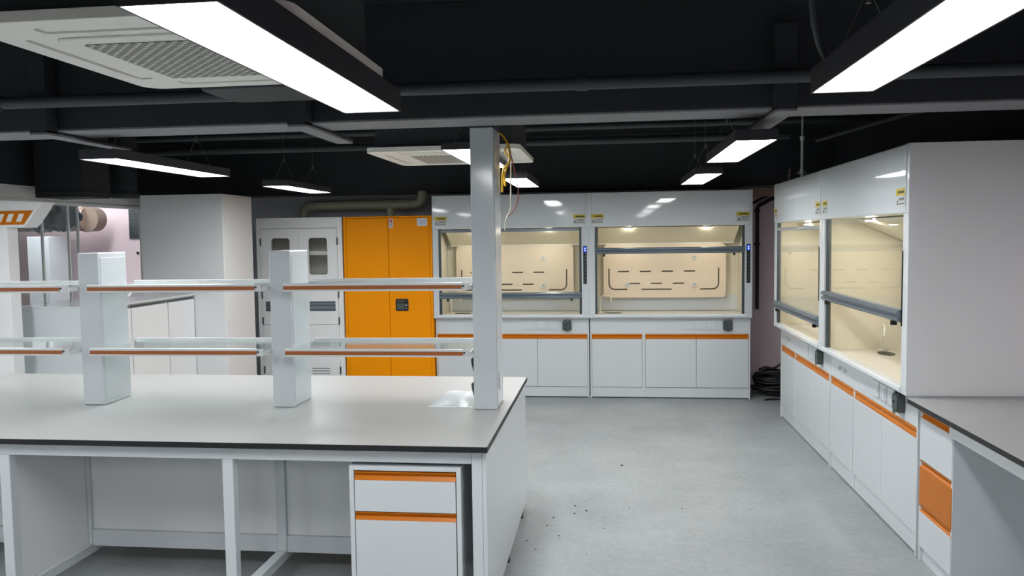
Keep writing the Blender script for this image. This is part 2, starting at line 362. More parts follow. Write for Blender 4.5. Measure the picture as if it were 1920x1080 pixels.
# flexible conduit hanging at the top right
pts = [(.66, 2.72, 3.04), (.66, 2.72, 2.72), (.662, 2.73, 2.62), (.675, 2.75, 2.54), (.70, 2.78, 2.475), (.73, 2.80, 2.427)]
b = MB(pts[0]); b.tube(pts, .011, 10)
for k in range(10):
    p = Vector((.66, 2.72, 2.98-k*.025)); b.tube([p, p+Vector((0, 0, -.008))], .0135, 10)
tag(b.build('flexible_conduit', 'pipeblack'), 'grey flexible conduit drooping onto the top right lamp', 'conduit')
# ventilation pipe over the locker and the orange cabinet
t = thing('ventilation_pipe', 'olive grey plastic ventilation pipe over the locker and orange cabinet', 'pipe', (-3.0, 9.45, 2.13))
O = t.location; zc = 2.275; r = .058
arc = [(-3.58-.11*math.sin(a)-.0, 9.45, zc-.11+.11*math.cos(a)) for a in [PI/2*k/8 for k in range(9)]]
b = MB(O); b.tube([(-2.40, 9.45, zc)]+arc+[(-3.69, 9.45, 2.127)], r, 20); b.build('pipe_run', 'olive', t)
arc = [(-2.30+.10*math.sin(a), 9.45, zc+.10-.10*math.cos(a)) for a in [PI/2*k/8 for k in range(9)]]
b = MB(O); b.tube([(-2.42, 9.45, zc)]+arc+[(-2.20, 9.45, 2.43)], r*.98, 20); b.build('elbow', 'olive', t)
b = MB(O); b.tube([(-2.60, 9.45, zc), (-2.60, 9.45, 2.127)], r*.9, 20); b.tube([(-2.70, 9.45, zc), (-2.50, 9.45, zc)], r*1.1, 20); b.build('tee_joint', 'olive', t)
for a, c in ((-3.60, -3.55), (-2.40, -2.35)):
    b = MB(O); b.tube([(a, 9.45, zc), (c, 9.45, zc)], r*1.1, 20); b.build('collar', 'olive', t)

# ------------------------------------------------------------------ fume hoods
def label_mesh(x0, x1, z0, z1, y):
    w_, h = x1-x0, z1-z0; b = MB()
    b.box(x0, x1, y-.0012, y, z0, z1, 0); b.box(x0, x1, y-.0018, y-.0012, z0+h*.62, z1, 1)
    b.box(x0+w_*.22, x1-w_*.08, y-.0022, y-.0018, z0+h*.74, z0+h*.86, 2)
    cx, cz, s = x0+w_*.18, z0+h*.12, w_*.13
    b.holed([(cx-s, cz), (cx+s, cz), (cx, cz+s*1.7)], [[(cx-s*.5, cz+s*.28), (cx+s*.5, cz+s*.28), (cx, cz+s*1.12)]], 'Y', y-.002, y-.0012, 2)
    for k in range(4):
        gx = x0+w_*(.40+.14*k); g = w_*.045; gz = z0+h*.42
        for q in (-1, 0, 1): b.box(gx-g, gx+g, y-.002, y-.0012, gz+q*g*.9-.0016, gz+q*g*.9+.0016, 2)
        b.box(gx-.0016, gx+.0016, y-.002, y-.0012, gz-g*1.3, gz+g*1.3, 2)
    b.box(x0+w_*.36, x1-w_*.1, y-.002, y-.0012, z0+h*.14, z0+h*.19, 2)
    return b
def slot(x0, x1, z, r=.008):
    return rrect(x0, x1, z-r, z+r, r*.98, 3)
def fume_hood(name, loc, rz, sash_z, label, group='white fume hoods', tilt=0, slim=False):
    t = thing(name, label, 'fume hood', loc, rz, group)
    W, D = 1.797, .845
    # base carcass (set back)
    b = MB(); s = .07
    b.box(.004, .022, s, D, 0, .928); b.box(W-.022, W-.004, s, D, 0, .928); b.box(.022, W-.022, D-.02, D, 0, .928)
    b.box(.594, .628, s+.004, D-.02, .02, .742); b.box(.022, W-.022, s+.004, D-.02, .742, .928); b.box(.022, W-.022, s+.03, D-.02, .125, .742)
    b.build('base_cabinet', 'white', t, .0015)
    b = MB(); b.box(.023, W-.023, s+.012, s+.03, .012, .125); b.build('plinth', 'white', t, .001)
    for x0, x1 in ((.024, .592), (.630, 1.197), (1.199, W-.024)):
        d = MB(); d.box(x0+.001, x1-.001, s, s+.022, .13, .682); dr = d.build('door', 'white', t, .002)
        h = MB(); h.prism([(s+.020, .7415), (s+.004, .7415), (s, .728), (s+.014, .712), (s+.002, .694), (s+.002, .683), (s+.020, .683)], 'X', x0+.001, x1-.001)
        h.build('pull_strip', 'orange', dr)
    # upper body
    b = MB()
    b.box(0, .067, 0, .05, .97, 1.962); b.box(1.716, W, 0, .05, .97, 1.962)              # stiles
    b.box(0, W, 0, .05, .93, .97)                                                         # sill
    b.box(0, .02, .05, D, .93, 2.35); b.box(W-.02, W, .05, D, .93, 2.35); b.box(.02, W-.02, D-.02, D, .93, 2.35)
    b.box(.02, W-.02, .05, D-.02, 2.33, 2.35); b.build('upper_body', 'white', t, .004, seg=3)
    b = MB(); b.prism([(.0, 1.963), (-.006, 1.975), (-.006-tilt, 2.342), (0, 2.35), (.048, 2.35), (.048, 1.963)], 'X', .03, W-.03)
    b.box(0, .0295, -.002, .05, 1.963, 2.35); b.box(W-.0295, W, -.002, .05, 1.963, 2.35); b.build('header_panel', 'gloss', t, .003)
    b = MB(); b.prism([(-.006, .972), (-.012, .965), (-.012, .945), (.0, .938), (.0, .972)], 'X', .06, 1.73); b.build('air_foil_sill', 'gloss', t)
    for xa, xb in ((-.0013, -.0001), (W+.0001, W+.0013)):
        b = MB(); b.box(xa, xb, .002, D, .932, 2.349); b.build('side_panel', 'matte', t)
    # interior
    b = MB(); b.box(.021, .035, .051, .70, .95, 1.99); b.box(W-.035, W-.021, .051, .70, .95, 1.99)
    b.box(.035, W-.035, .70, .715, .95, 1.99); b.box(.035, W-.035, .052, .70, 1.963, 1.975); b.build('liner', 'cream', t)
    b = MB(); b.box(.05, W-.05, .69, .699, .955, 1.135); b.build('lower_back_panel', 'white', t)
    b = MB(); b.box(.022, W-.022, .051, .715, .931, .949); b.build('worktop', 'ceram', t, .002)
    # baffle with slots
    bx0, bx1, bz0, bz1, by = .16, 1.60, 1.115, 1.755, .60
    holes = []
    for x in (.33, .59, .85, 1.11): holes.append(slot(x, x+.135, 1.43))
    for x in (.46, .72, .98): holes.append(slot(x, x+.135, 1.285))
    holes.append(slot(.61, .97, 1.215))
    def J(sg):
        cx = .87; o_ = []; i_ = []
        xv, xe, zt, zb, R_ = .645*sg, .43*sg, 1.465, 1.215, .07
        for k in range(7):
            a = PI/2*k/6
            px, pz = xv-sg*R_+sg*R_*math.cos(a), zb+R_-R_*math.sin(a)
            nx, nz = sg*math.cos(a), -math.sin(a)
            o_.append((cx+px+nx*.008, pz+nz*.008)); i_.append((cx+px-nx*.008, pz-nz*.008))
        return [(cx+xv-sg*.008, zt), (cx+xv+sg*.008, zt)]+o_+[(cx+xe, zb-.008), (cx+xe, zb+.008)]+i_[::-1]
    holes += [J(1), J(-1)]
    b = MB(); b.holed(rrect(bx0, bx1, bz0, bz1, .05, 5), holes, 'Y', by, by+.012)
    baf = b.build('baffle', 'cream_baffle', t)
    b = MB(); b.box(bx0+.02, bx1-.02, by+.03, by+.04, bz0+.02, bz1-.01); b.build('plenum_plate', 'plenum', t)  # added dark plate, its colour standing in for the shaded cavity
    b = MB(); b.prism([(by+.01, 1.77), (by+.022, 1.775), (.22, 1.955), (.208, 1.955)], 'X', .10, 1.69); b.build('upper_baffle', 'cream', t)
    b = MB(); b.box(.10, 1.69, by-.002, by+.02, 1.757, 1.771); b.build('baffle_rail', 'tap', t)
    for x, z in ((.44, 1.27), (1.235, 1.27), (1.235, 1.60)):
        b = MB(); b.tube([(x, by-.022, z), (x, by, z)], .028, 18); b.tube([(x, by-.026, z), (x, by-.021, z)], .006, 8, 1); b.build('baffle_knob', ['labelgrey', 'black'], baf)
    for x in (.45, 1.33):
        b = MB(); b.tube([(x, .22, 1.943), (x, .22, 1.963)], [.045, .05], 18); q = b.build('hood_light', 'tap', t)
        b = MB(); b.tube([(x, .22, 1.937), (x, .22, 1.9428)], .035, 18); b.build('bulb', 'hoodlamp', q)
    # sash
    st = thing_part('sash', t)
    b = MB(); b.box(.092, 1.690, .022, .028, sash_z+.02, min(sash_z+.75, 1.961)); b.build('glass_pane', 'glass', st)
    b = MB(); zz = sash_z
    b.prism([(.035, zz-.035), (-.012, zz-.035), (-.026, zz-.024), (-.026, zz-.012), (-.008, zz-.005), (-.008, zz+.004), (-.028, zz+.012), (-.028, zz+.026), (-.012, zz+.036), (.035, zz+.036)], 'X', .069, 1.714)
    b.build('handle_bar', 'sash', st, .002)
    if zz+.76 < 1.962:
        b = MB(); b.box(.0925, 1.6895, .012, .038, zz+.732, min(zz+.762, 1.961)); b.build('top_rail', 'sash', st, .002)
    for x in (.17, 1.60):
        b = MB(); b.box(x-.012, x+.012, -.02, .012, zz-.062, zz-.0355); b.build('latch', 'black', st, .002)
    b = MB(); b.box(.068, .092, .014, .045, .972, 1.961); b.build('sash_track', 'track', t); b = MB(); b.box(1.690, 1.715, .014, .045, .972, 1.961); b.build('sash_track', 'track', t)
    # control panel
    b = MB(); b.box(*((1.719, 1.727) if slim else (1.735, 1.775)), -.006, 0, 1.32, 1.75); cp = b.build('control_panel', 'black', t, .002)
    if not slim:
        b = MB(); b.box(1.740, 1.770, -.0075, -.006, 1.68, 1.74); b.build('display', 'blue', cp)
        b = MB()
        for z in (1.70, 1.722): b.box(1.750, 1.760, -.0085, -.0075, z-.006, z+.006)
        b.build('indicator_light', 'led', cp)
        for k in range(8):
            b = MB(); b.box(1.745, 1.765, -.0075, -.006, 1.34+k*.04, 1.355+k*.04); b.build('button', 'socket', cp)
    for x0, x1 in ((.03, .168), (1.625, 1.763)):
        label_mesh(x0, x1, 2.0, 2.104, -.0085).build('warning_label', ['labelgrey', 'yellow', 'ink'], t)
    # sockets on the fascia
    for x in (1.10, 1.24, 1.375):
        b = MB(); b.prism(rrect(x-.055, x+.055, .79, .893, .008, 3), 'Y', s-.010, s); b.box(x-.035, x+.035, s-.014, s-.010, .81, .873); b.build('socket_outlet', 'white', t, .002)
    b = MB(); b.prism(rrect(1.49, 1.592, .785, .893, .01, 3), 'Y', s-.035, s); b.box(1.505, 1.52, s-.03, s-.004, .893, .906); b.box(1.562, 1.577, s-.03, s-.004, .893, .906)
    b.prism(rrect(1.50, 1.582, .795, .885, .008, 3), 'Y', s-.042, s-.035); b.box(1.52, 1.562, s-.046, s-.042, .776, .80)
    b.tube([(1.53, s-.046, .845), (1.53, s-.042, .845)], .008, 10, 1); b.build('covered_switch', ['socket', 'black'], t, .002)
    for x in (.27, .39):
        b = MB(); b.tube([(x, s-.014, .84), (x, s, .84)], .014, 14); b.build('valve_knob', 'white', t)
    # cup sink and gooseneck tap
    b = MB(); b.prism([(.27+.10*math.cos(2*PI*k/24), .40+.055*math.sin(2*PI*k/24)) for k in range(24)], 'Z', .949, .953); b.build('cup_sink', 'black', t)
    g = [(.12, .42, .949), (.12, .42, 1.10), (.125, .42, 1.13), (.15, .415, 1.15), (.22, .40, 1.15), (.245, .395, 1.14), (.25, .395, 1.08)]
    b = MB(); b.tube(g, .009, 10); b.tube([(.12, .42, .949), (.12, .42, .97)], .022, 14); b.build('gooseneck_tap', 'tap', t)
    return t
def thing_part(name, parent):
    o = bpy.data.objects.new(name, None); C.objects.link(o); o.parent = parent; o.empty_display_size = .05; return o
D0 = 9.067
fume_hood('fume_hood', (-2.004, D0, 0), 0, 1.19, 'left rear fume hood, sash low, crossed by the tall service column')
fume_hood('fume_hood', (-.204, D0, 0), 0, 1.69, 'right rear fume hood facing the aisle, its sash raised high')
fume_hood('fume_hood', (1.671, 8.292, 0), -PI/2, 1.155, 'farther fume hood of the right hand row, seen obliquely', tilt=.006, slim=True)
fume_hood('fume_hood', (1.671, 6.491, 0), -PI/2, 1.375, 'nearer fume hood of the right hand row, with the broad grey side panel', tilt=.006, slim=True)

# ------------------------------------------------------------------ white locker with two glazed doors
t = thing('locker_cabinet', 'tall white locker cabinet with small windows left of the orange cabinet', 'cabinet', (-4.145, 9.08, 0)); O = t.location
x0, x1, y0, y1, H = -4.145, -3.09, 9.08, 9.56, 2.125
b = MB(O); b.box(x0, x0+.02, y0, y1, 0, H); b.box(x1-.02, x1, y0, y1, 0, H); b.box(x0+.02, x1-.02, y1-.02, y1, 0, H); b.box(x0+.02, x1-.02, y0, y1-.02, H-.02, H)
b.box(x0+.02, x0+.06, y0, y0+.02, 0, H-.02); b.box(x1-.06, x1-.02, y0, y0+.02, 0, H-.02); b.box(x0+.06, x1-.06, y0, y0+.02, 2.0, H-.02); b.box(x0+.06, x1-.06, y0, y0+.02, 0, .08)
b.box(x0+.06, x1-.06, y0, y0+.02, 1.0-.2, .82); b.build('body', 'matte', t, .003)
b = MB(O); b.box(x0+.021, x1-.021, y1-.03, y1-.021, .85, 2.1); b.build('back_lining', 'lockgrey', t)
for z in (1.68, 1.40):
    b = MB(O); b.box(x0+.022, x1-.022, y0+.06, y1-.03, z, z+.05); b.build('shelf', 'matte', t, .002)
xm = (x0+x1)/2
for k, (a, c) in enumerate(((x0+.062, xm-.0015), (xm+.0015, x1-.062))):
    cx = (-3.845, -3.385)[k]
    b = MB(O); hole = rrect(cx-.115, cx+.115, 1.45, 1.885, .035, 5)
    b.holed([(a, .86), (c, .86), (c, 1.995), (a, 1.995)], [hole], 'Y', y0-.008, y0+.012); d = b.build('upper_door', 'matte', t)
    b = MB(O); b.box(cx-.125, cx+.125, y0+.013, y0+.016, 1.44, 1.895); b.build('glass_pane', 'cabglass', d)
    hx = (-4.045, -3.735) if k == 0 else (-3.50, -3.187)
    b = MB(O); b.box(hx[0], hx[1], y0-.014, y0-.008, 1.02, 1.135); b.box(hx[0], hx[1], y0-.0165, y0-.014, 1.03, 1.042, 1); b.box(hx[0], hx[1], y0-.0165, y0-.014, 1.082, 1.094, 1)
    b.box(hx[0], hx[1], y0-.0165, y0-.014, 1.118, 1.130, 1); b.build('recessed_handle', ['sash', 'track'], d, .001)
    b = MB(O); b.box(a, c, y0-.008, y0+.012, .09, .855); d2 = b.build('lower_door', 'matte', t, .002)
    b = MB(O)
    for q in range(5): b.box(cx-.11, cx+.11, y0-.0095, y0-.008, .33-q*.03, .338-q*.03)
    b.build('louvre', 'track', d2)
    hx = a-.004 if k == 0 else c+.004
    for z0_ in (1.80, 1.17, .86, .27):
        b = MB(O); b.tube([(hx, y0-.008, z0_), (hx, y0-.008, z0_+.085)], .009, 8); b.build('hinge', 'track', t)

# ------------------------------------------------------------------ orange safety cabinet
t = thing('safety_cabinet', 'bright orange two door safety cabinet between locker and fume hood', 'cabinet', (-3.07, 9.08, 0)); O = t.location
x0, x1 = -3.073, -2.013
b = MB(O); b.box(x0, x1, y0+.02, y1, .04, 2.125); b.box(x0, x0+.03, y0, y0+.02, .04, 2.125); b.box(x1-.03, x1, y0, y0+.02, .04, 2.125); b.box(x0+.03, x1-.03, y0, y0+.02, 2.105, 2.125); b.box(x0+.03, x1-.03, y0, y0+.02, .04, .10)
b.build('body', 'orange_cab', t, .004)
b = MB(O)
for x in (x0+.08, x1-.08):
    for y in (y0+.08, y1-.08): b.tube([(x, y, 0), (x, y, .04)], .02, 10)
b.build('foot', 'black', t)
b = MB(O); b.box(x0+.032, -2.534, y0-.004, y0+.018, .103, 2.102); b.build('door', 'orange_cab', t, .005)
b = MB(O); b.box(-2.530, x1-.032, y0-.004, y0+.018, .103, 2.102); dd = b.build('door', 'orange_cab', t, .005)
b = MB(O); b.prism(rrect(-2.457, -2.307, 1.02, 1.16, .015, 4), 'Y', y0-.016, y0-.004); b.prism(rrect(-2.443, -2.35, 1.035, 1.145, .01, 3), 'Y', y0-.02, y0-.016, 1); b.box(-2.44, -2.32, y0-.03, y0-.02, 1.11, 1.128); b.tube([(-2.33, y0-.024, 1.085), (-2.33, y0-.016, 1.085)], .009, 12, 2)
b.tube([(-2.33, y0-.022, 1.05), (-2.33, y0-.016, 1.05)], .006, 10, 2); b.build('handle', ['black', 'socket', 'silver'], dd, .001)
b = MB(O); b.box(-2.522, -2.472, y0-.0055, y0-.004, 1.99, 2.095); b.box(-2.512, -2.482, y0-.0062, y0-.0055, 2.04, 2.085, 1); b.prism([(-2.503, 2.045), (-2.491, 2.045), (-2.493, 2.066), (-2.497, 2.074), (-2.501, 2.066)], 'Y', y0-.0068, y0-.0062)
for q in range(4): b.box(-2.515, -2.479, y0-.0062, y0-.0055, 2.028-q*.008, 2.031-q*.008, 2)
b.build('fire_label', ['paper', 'red', 'ink'], dd)
b = MB(O); b.box(-2.185, -2.065, y0-.0055, y0-.004, 2.005, 2.095); b.box(-2.165, -2.085, y0-.0061, y0-.0055, 2.02, 2.075, 1); b.build('paper_label', ['paper', 'paleblue'], dd)

# ------------------------------------------------------------------ tall cabinet and low cabinets at the left partition
t = thing('tall_cabinet', 'tall plain white cabinet beside the left partition, left of the locker', 'cabinet', (-4.84, 7.87, 0)); O = t.location
b = MB(O); b.box(-4.85, -3.95, 7.88, 8.56, 0, 2.35); b.build('body', 'matte', t, .003)
b = MB(O); b.box(-4.292, -3.951, 7.865, 7.8795, .06, 1.315); b.build('side_door', 'matte', t, .002)
b = MB(O); b.box(-4.849, -3.951, 7.865, 7.8795, 1.40, 2.349); b.build('door', 'matte', t, .002)
b = MB(O); b.box(-3.949, -3.944, 7.9, 8.54, .06, 2.33); b.build('side_panel', 'matte', t, .001)
names = ['nearest of the low white cabinets along the left partition', 'middle one of the low white cabinets along the left partition', 'low white cabinet touching the tall cabinet at the left partition']
for k, (a, c) in enumerate(((6.27, 6.745), (6.75, 7.355), (7.36, 7.862))):
    t = thing('low_cabinet', names[k], 'cabinet', (-4.7, (a+c)/2, 0), 0, 'low cabinets along the left partition'); O = t.location
    b = MB(O); b.box(-5.085, -4.31, a, c, .06, 1.30); b.box(-5.085, -4.285, a, c, 1.30, 1.32); b.build('body', 'white', t, .002)
    b = MB(O); b.box(-5.0, -4.33, a+.01, c-.01, 0, .06); b.build('plinth', 'matte', t)
    b = MB(O); b.box(-4.309, -4.29, a+.008, c-.003, .07, 1.262); d = b.build('door', 'matte', t, .002)
    b = MB(O); b.box(-4.309, -4.30, a+.01, c-.01, 1.268, 1.285); b.build('gap_shade_strip', 'track', t)  # dark strip painting the shade in the gap below the top
# crumpled wrapping on the low cabinet
def crumple(name, x0, x1, y0, y1, z0, h, nx, ny, m, seed, thick=0, skew=0):
    rnd = random.Random(seed); b = MB(((x0+x1)/2, (y0+y1)/2, z0)); vs = []; fs = []
    for j in range(ny+1):
        for i in range(nx+1):
            u, v = i/nx, j/ny; e = min(u, 1-u, v, 1-v); k = min(1, e*7)
            z = z0+.002+h*k*(.45+.75*rnd.random())+thick*k
            vs.append((x0+(x1-x0)*u+skew*v+rnd.uniform(-1, 1)*.01, y0+(y1-y0)*v+rnd.uniform(-1, 1)*.01+.02*math.sin(u*7+seed), z))
    for j in range(ny):
        for i in range(nx):
            a = j*(nx+1)+i; fs.append((a, a+1, a+nx+2, a+nx+1))
    b.add(vs, fs, 0, True)
    n = len(vs); rim = [i for i in range(nx+1)]+[(j+1)*(nx+1)-1 for j in range(1, ny+1)]+[ny*(nx+1)+i for i in range(nx-1, -1, -1)]+[j*(nx+1) for j in range(ny-1, 0, -1)]
    bot = [(vs[i][0], vs[i][1], z0+.0005) for i in rim]; top = [vs[i] for i in rim]; k = len(rim)
    b.add(top+bot, [(i, (i+1) % k, k+(i+1) % k, k+i) for i in range(k)]+[tuple(range(k, 2*k))], 0, True)
    return b.build(name, m)
o = crumple('plastic_wrap', -4.78, -4.60, 7.45, 7.75, 1.32, .05, 8, 6, 'bag', 3); tag(o, 'small crumpled clear wrapping on top of the low cabinets', 'wrapping')

# ------------------------------------------------------------------ neighbouring room seen through the partition window
t = thing('vent_elbow', 'thick taupe vent pipe with a round end beyond the partition window', 'pipe', (-7.2, 9.6, 2.165))
O = t.location; b = MB(O); b.tube([(-8.6, 9.55, 2.165), (-6.78, 9.55, 2.165)], .145, 26); b.build('pipe_run', 'brownpipe', t)
b = MB(O); b.tube([(-6.60, 9.70, 2.165), (-6.60, 9.53, 2.165)], .155, 28); b.tube([(-6.60, 9.52, 2.165), (-6.60, 9.50, 2.165)], [.165, .165], 28); b.tube([(-6.80, 9.55, 2.165), (-6.62, 9.55, 2.165)], .15, 26); b.build('elbow_end', 'brownpipe', t)
b = MB(O); b.tube([(-6.9, 9.55, 2.165), (-6.82, 9.55, 2.165)], .155, 26); b.build('collar', 'brownpipe', t)
t = thing('wall_fan', 'small dark square fan on the bright pink wall beyond the window', 'fan', (-6.19, 9.93, 1.91)); O = t.location
b = MB(O); b.box(-6.29, -6.09, 9.925, 9.948, 1.91, 2.36); b.build('frame', 'socket', t, .004)
b = MB(O)
for k in range(14): b.box(-6.28, -6.10, 9.918, 9.925, 1.93+k*.03, 1.94+k*.03)
b.build('louvre', 'track', t)
b = MB((-6.22, 9.94, 1.72)); b.tube([(-6.19, 9.949, 1.72), (-6.19, 9.935, 1.72)], .018, 12); tag(b.build('wall_plug', 'black'), 'small dark plug hole in the pink wall beyond the window', 'plug')
b = MB((-7.4, 9.2, 0)); 
pts = [(-8.35+i*.03, 9.3+.02*math.sin(i*1.3)) for i in range(32)]
b.prism(pts+[(p[0], p[1]+.01) for p in pts[::-1]], 'Z', .02, 2.2, 0, True); tag(b.build('tan_curtain', 'tan'), 'tan curtain panel standing in the neighbouring room', 'curtain')
b = MB((-7.0, 9.0, 0)); b.box(-7.32, -7.02, 9.35, 9.75, 0, 1.95); tag(b.build('grey_pillar_cover', 'greywall', bevel=.005), 'pale grey boxed column in the neighbouring room behind the glass', 'column')
# plastic-wrapped duct
rnd = random.Random(5); b = MB((-5.6, 7.3, 2.05)); n = 18; rings = []; vs = []; fs = []
R0 = 10
for i in range(n+1):
    for k in range(R0*2):
        a = 2*PI*k/(R0*2); rr = .15*(1+rnd.uniform(-.28, .25))
        vs.append((-5.95+i*.028, 7.6+rr*math.cos(a)*1.2, 2.15+rr*math.sin(a)-.0*i))
for i in range(n):
    for k in range(R0*2): a = i*R0*2+k; c = i*R0*2+(k+1) % (R0*2); fs.append((a, c, c+R0*2, a+R0*2))
b.add(vs, fs, 0, False); b.add(vs[:R0*2], [tuple(range(R0*2))]); b.add(vs[-R0*2:], [tuple(range(R0*2))])
b.tube([(-5.6, 7.6, 2.2), (-5.6, 7.6, ZC-.002)], .06, 10)
tag(b.build('wrapped_duct', 'foil'), 'duct wrapped in dark shiny crumpled plastic behind the partition window', 'duct')

# white post with orange slotted head at far left
t = thing('service_post', 'white post with an orange slotted head at the left edge of the photo', 'post', (-4.9, 6.0, 0)); O = t.location
b = MB(O); b.box(-5.02, -4.85, 5.98, 6.10, 0, 2.0); b.build('post', 'matte', t, .004)
b = MB(O); b.prism([(-5.06, 1.992), (-4.70, 1.992), (-4.66, 2.03), (-4.575, 2.135), (-4.535, 2.198), (-5.06, 2.224)], 'Y', 5.97, 6.14); b.build('head', 'matte', t, .006)
b = MB(O); holes = [[(q, 2.038), (q+.052, 2.038), (q+.082, 2.103), (q+.03, 2.103)] for q in (-5.035, -4.935, -4.85, -4.76)]
b.holed([(-5.055, 2.016), (-4.69, 2.016), (-4.605, 2.128), (-5.055, 2.128)], holes, 'Y', 5.962, 5.9695); b.build('slotted_front', 'orange', t)

# ------------------------------------------------------------------ island bench
t = thing('island_bench', 'white island lab bench with black edged grey worktop in the foreground', 'bench', (-2.45, 4.476, 0)); O = t.location
BX0, BX1, BY0, BY1 = -4.40, -.55, 3.555, 5.397
b = MB(O); b.box(BX0, BX1, BY0, BY1, .872, .8985, 0); b.box(BX0+.002, BX1-.002, BY0+.002, BY1-.002, .8985, .90, 1); b.build('worktop', ['edge', 'top'], t, .0015)
b = MB(O); b.box(BX0+.03, -.633, 3.602, 3.64, .806, .8715); b.build('front_rail', 'white', t, .002)
b = MB(O); b.box(BX0+.03, -.583, 5.32, 5.36, .806, .872); b.build('back_rail', 'white', t, .002)
for x in (-4.33, -3.03, -1.855):
    for y in (3.60, 5.31):
        b = MB(O); b.box(x, x+.055, y, y+.05, .02, .8055); l_ = b.build('leg', 'white', t, .003)
        b = MB(O); b.tube([(x+.027, y+.025, 0), (x+.027, y+.025, .02)], .018, 10); b.build('levelling_foot', 'black', l_)
    b = MB(O); b.box(x, x+.055, 3.651, 5.309, .06, .115); b.build('bottom_rail', 'white', t, .003)
    for y in (4.20, 4.70):
        b = MB(O); b.box(x, x+.055, y, y+.05, .116, .871); b.build('inner_post', 'white', t, .002)
b = MB(O); b.box(-.632, -.583, 3.60, 3.65, .02, .871); l_ = b.build('leg', 'white', t, .003)
b = MB(O); b.box(-.582, -.562, 3.60, 5.375, .05, .8715); b.build('end_panel', 'white', t, .002)
for y in (3.75, 4.43, 5.15):
    b = MB(O); b.tube([(-.585, y, 0), (-.585, y, .05)], .022, 10); b.build('levelling_foot', 'black', t)
for a, c in ((-4.27, -3.032), (-2.974, -1.857), (-1.799, -.633)):
    b = MB(O); b.box(a, c, 4.222, 4.236, .20, .871); b.build('back_panel', 'grey_panel', t, .001)
    b = MB(O); b.box(a, c, 4.205, 4.24, .105, .199); b.build('skirting_rail', 'white', t, .002)
    b = MB(O); b.box(a, c, 4.715, 4.73, .105, .871); b.build('back_panel', 'grey_panel', t, .001)
b = MB(O); b.box(-3.012, -2.995, 3.651, 4.199, .116, .8055); b.build('side_panel', 'grey_panel', t, .001)
# mobile pedestal
t = thing('drawer_pedestal', 'white drawer pedestal with orange pulls under the island bench', 'drawer unit', (-.95, 3.86, 0)); O = t.location
px0, px1, py0, py1 = -1.222, -.684, 3.60, 4.10
b = MB(O); b.box(px0, px0+.022, py0, py1, .06, .788); b.box(px1-.022, px1, py0, py1, .06, .788); b.box(px0+.022, px1-.022, py0, py1, .766, .788); b.box(px0+.022, px1-.022, py0+.03, py1, .06, .7655); b.box(px0+.022, px1-.022, py0, py0+.03, .06, .085)
b.build('carcass', 'white', t, .002)
for za, zb, zc_ in ((.569, .719, .760), (.09, .527, .5655)):
    b = MB(O); b.box(px0+.026, px1-.026, py0-.002, py0+.028, za, zb); d = b.build('drawer', 'white', t, .002)
    b = MB(O); q = py0; b.prism([(q+.028, zc_), (q+.0, zc_), (q+.002, zc_-.006), (q+.016, zc_-.018), (q+.004, zb+.006), (q+.0, zb+.001), (q+.028, zb+.001)], 'X', px0+.026, px1-.026); b.build('pull_strip', 'orange', d)
for x in (px0+.05, px1-.05):
    for y in (py0+.06, py1-.06):
        b = MB(O); b.tube([(x-.012, y, .026), (x+.012, y, .026)], .026, 16); b.box(x-.018, x+.018, y-.018, y+.018, .04, .06); b.build('castor', 'black', t)

# columns on the bench and their glass shelves
CYF, CYB = 4.342, 4.617
cols = [(-4.26, -4.135, 1.80, 'short white service column beyond the left edge'), (-3.085, -2.955, 1.80, 'short white service column at the left on the island bench'), (-1.912, -1.787, 1.80, 'short white service column in the middle of the island bench'), (-.742, -.613, 2.458, 'tall white service column from the bench end up to the ceiling beam')]
ctr = []
for x0, x1, z1, lab in cols:
    t = thing('service_column', lab, 'column', ((x0+x1)/2, 4.48, .9), 0, 'service columns on the island bench'); O = t.location
    b = MB(O); b.box(x0, x1, CYF, CYB, .901, z1); b.build('housing', 'colwhite', t, .006, seg=3)
    b = MB(O); b.box(x1, x1+.0025, CYF+.02, CYB-.02, .93, z1-.03); b.build('side_cover', 'colwhite', t, .001)
    if z1 > 2:
        for za in (.965, 1.105):
            b = MB(O); b.prism([(x0-.001, za), (x0-.008, za+.012), (x0-.017, za+.05), (x0-.019, za+.075), (x0-.001, za+.085)], 'Y', CYF+.03, CYF+.12); b.build('socket_flap', 'socket', t)
        b = MB(O); b.box(x1+.0025, x1+.008, CYF+.09, CYF+.18, 1.0, 1.09); b.build('side_socket', 'grey_panel', t, .002)
    ctr.append((x0, x1))
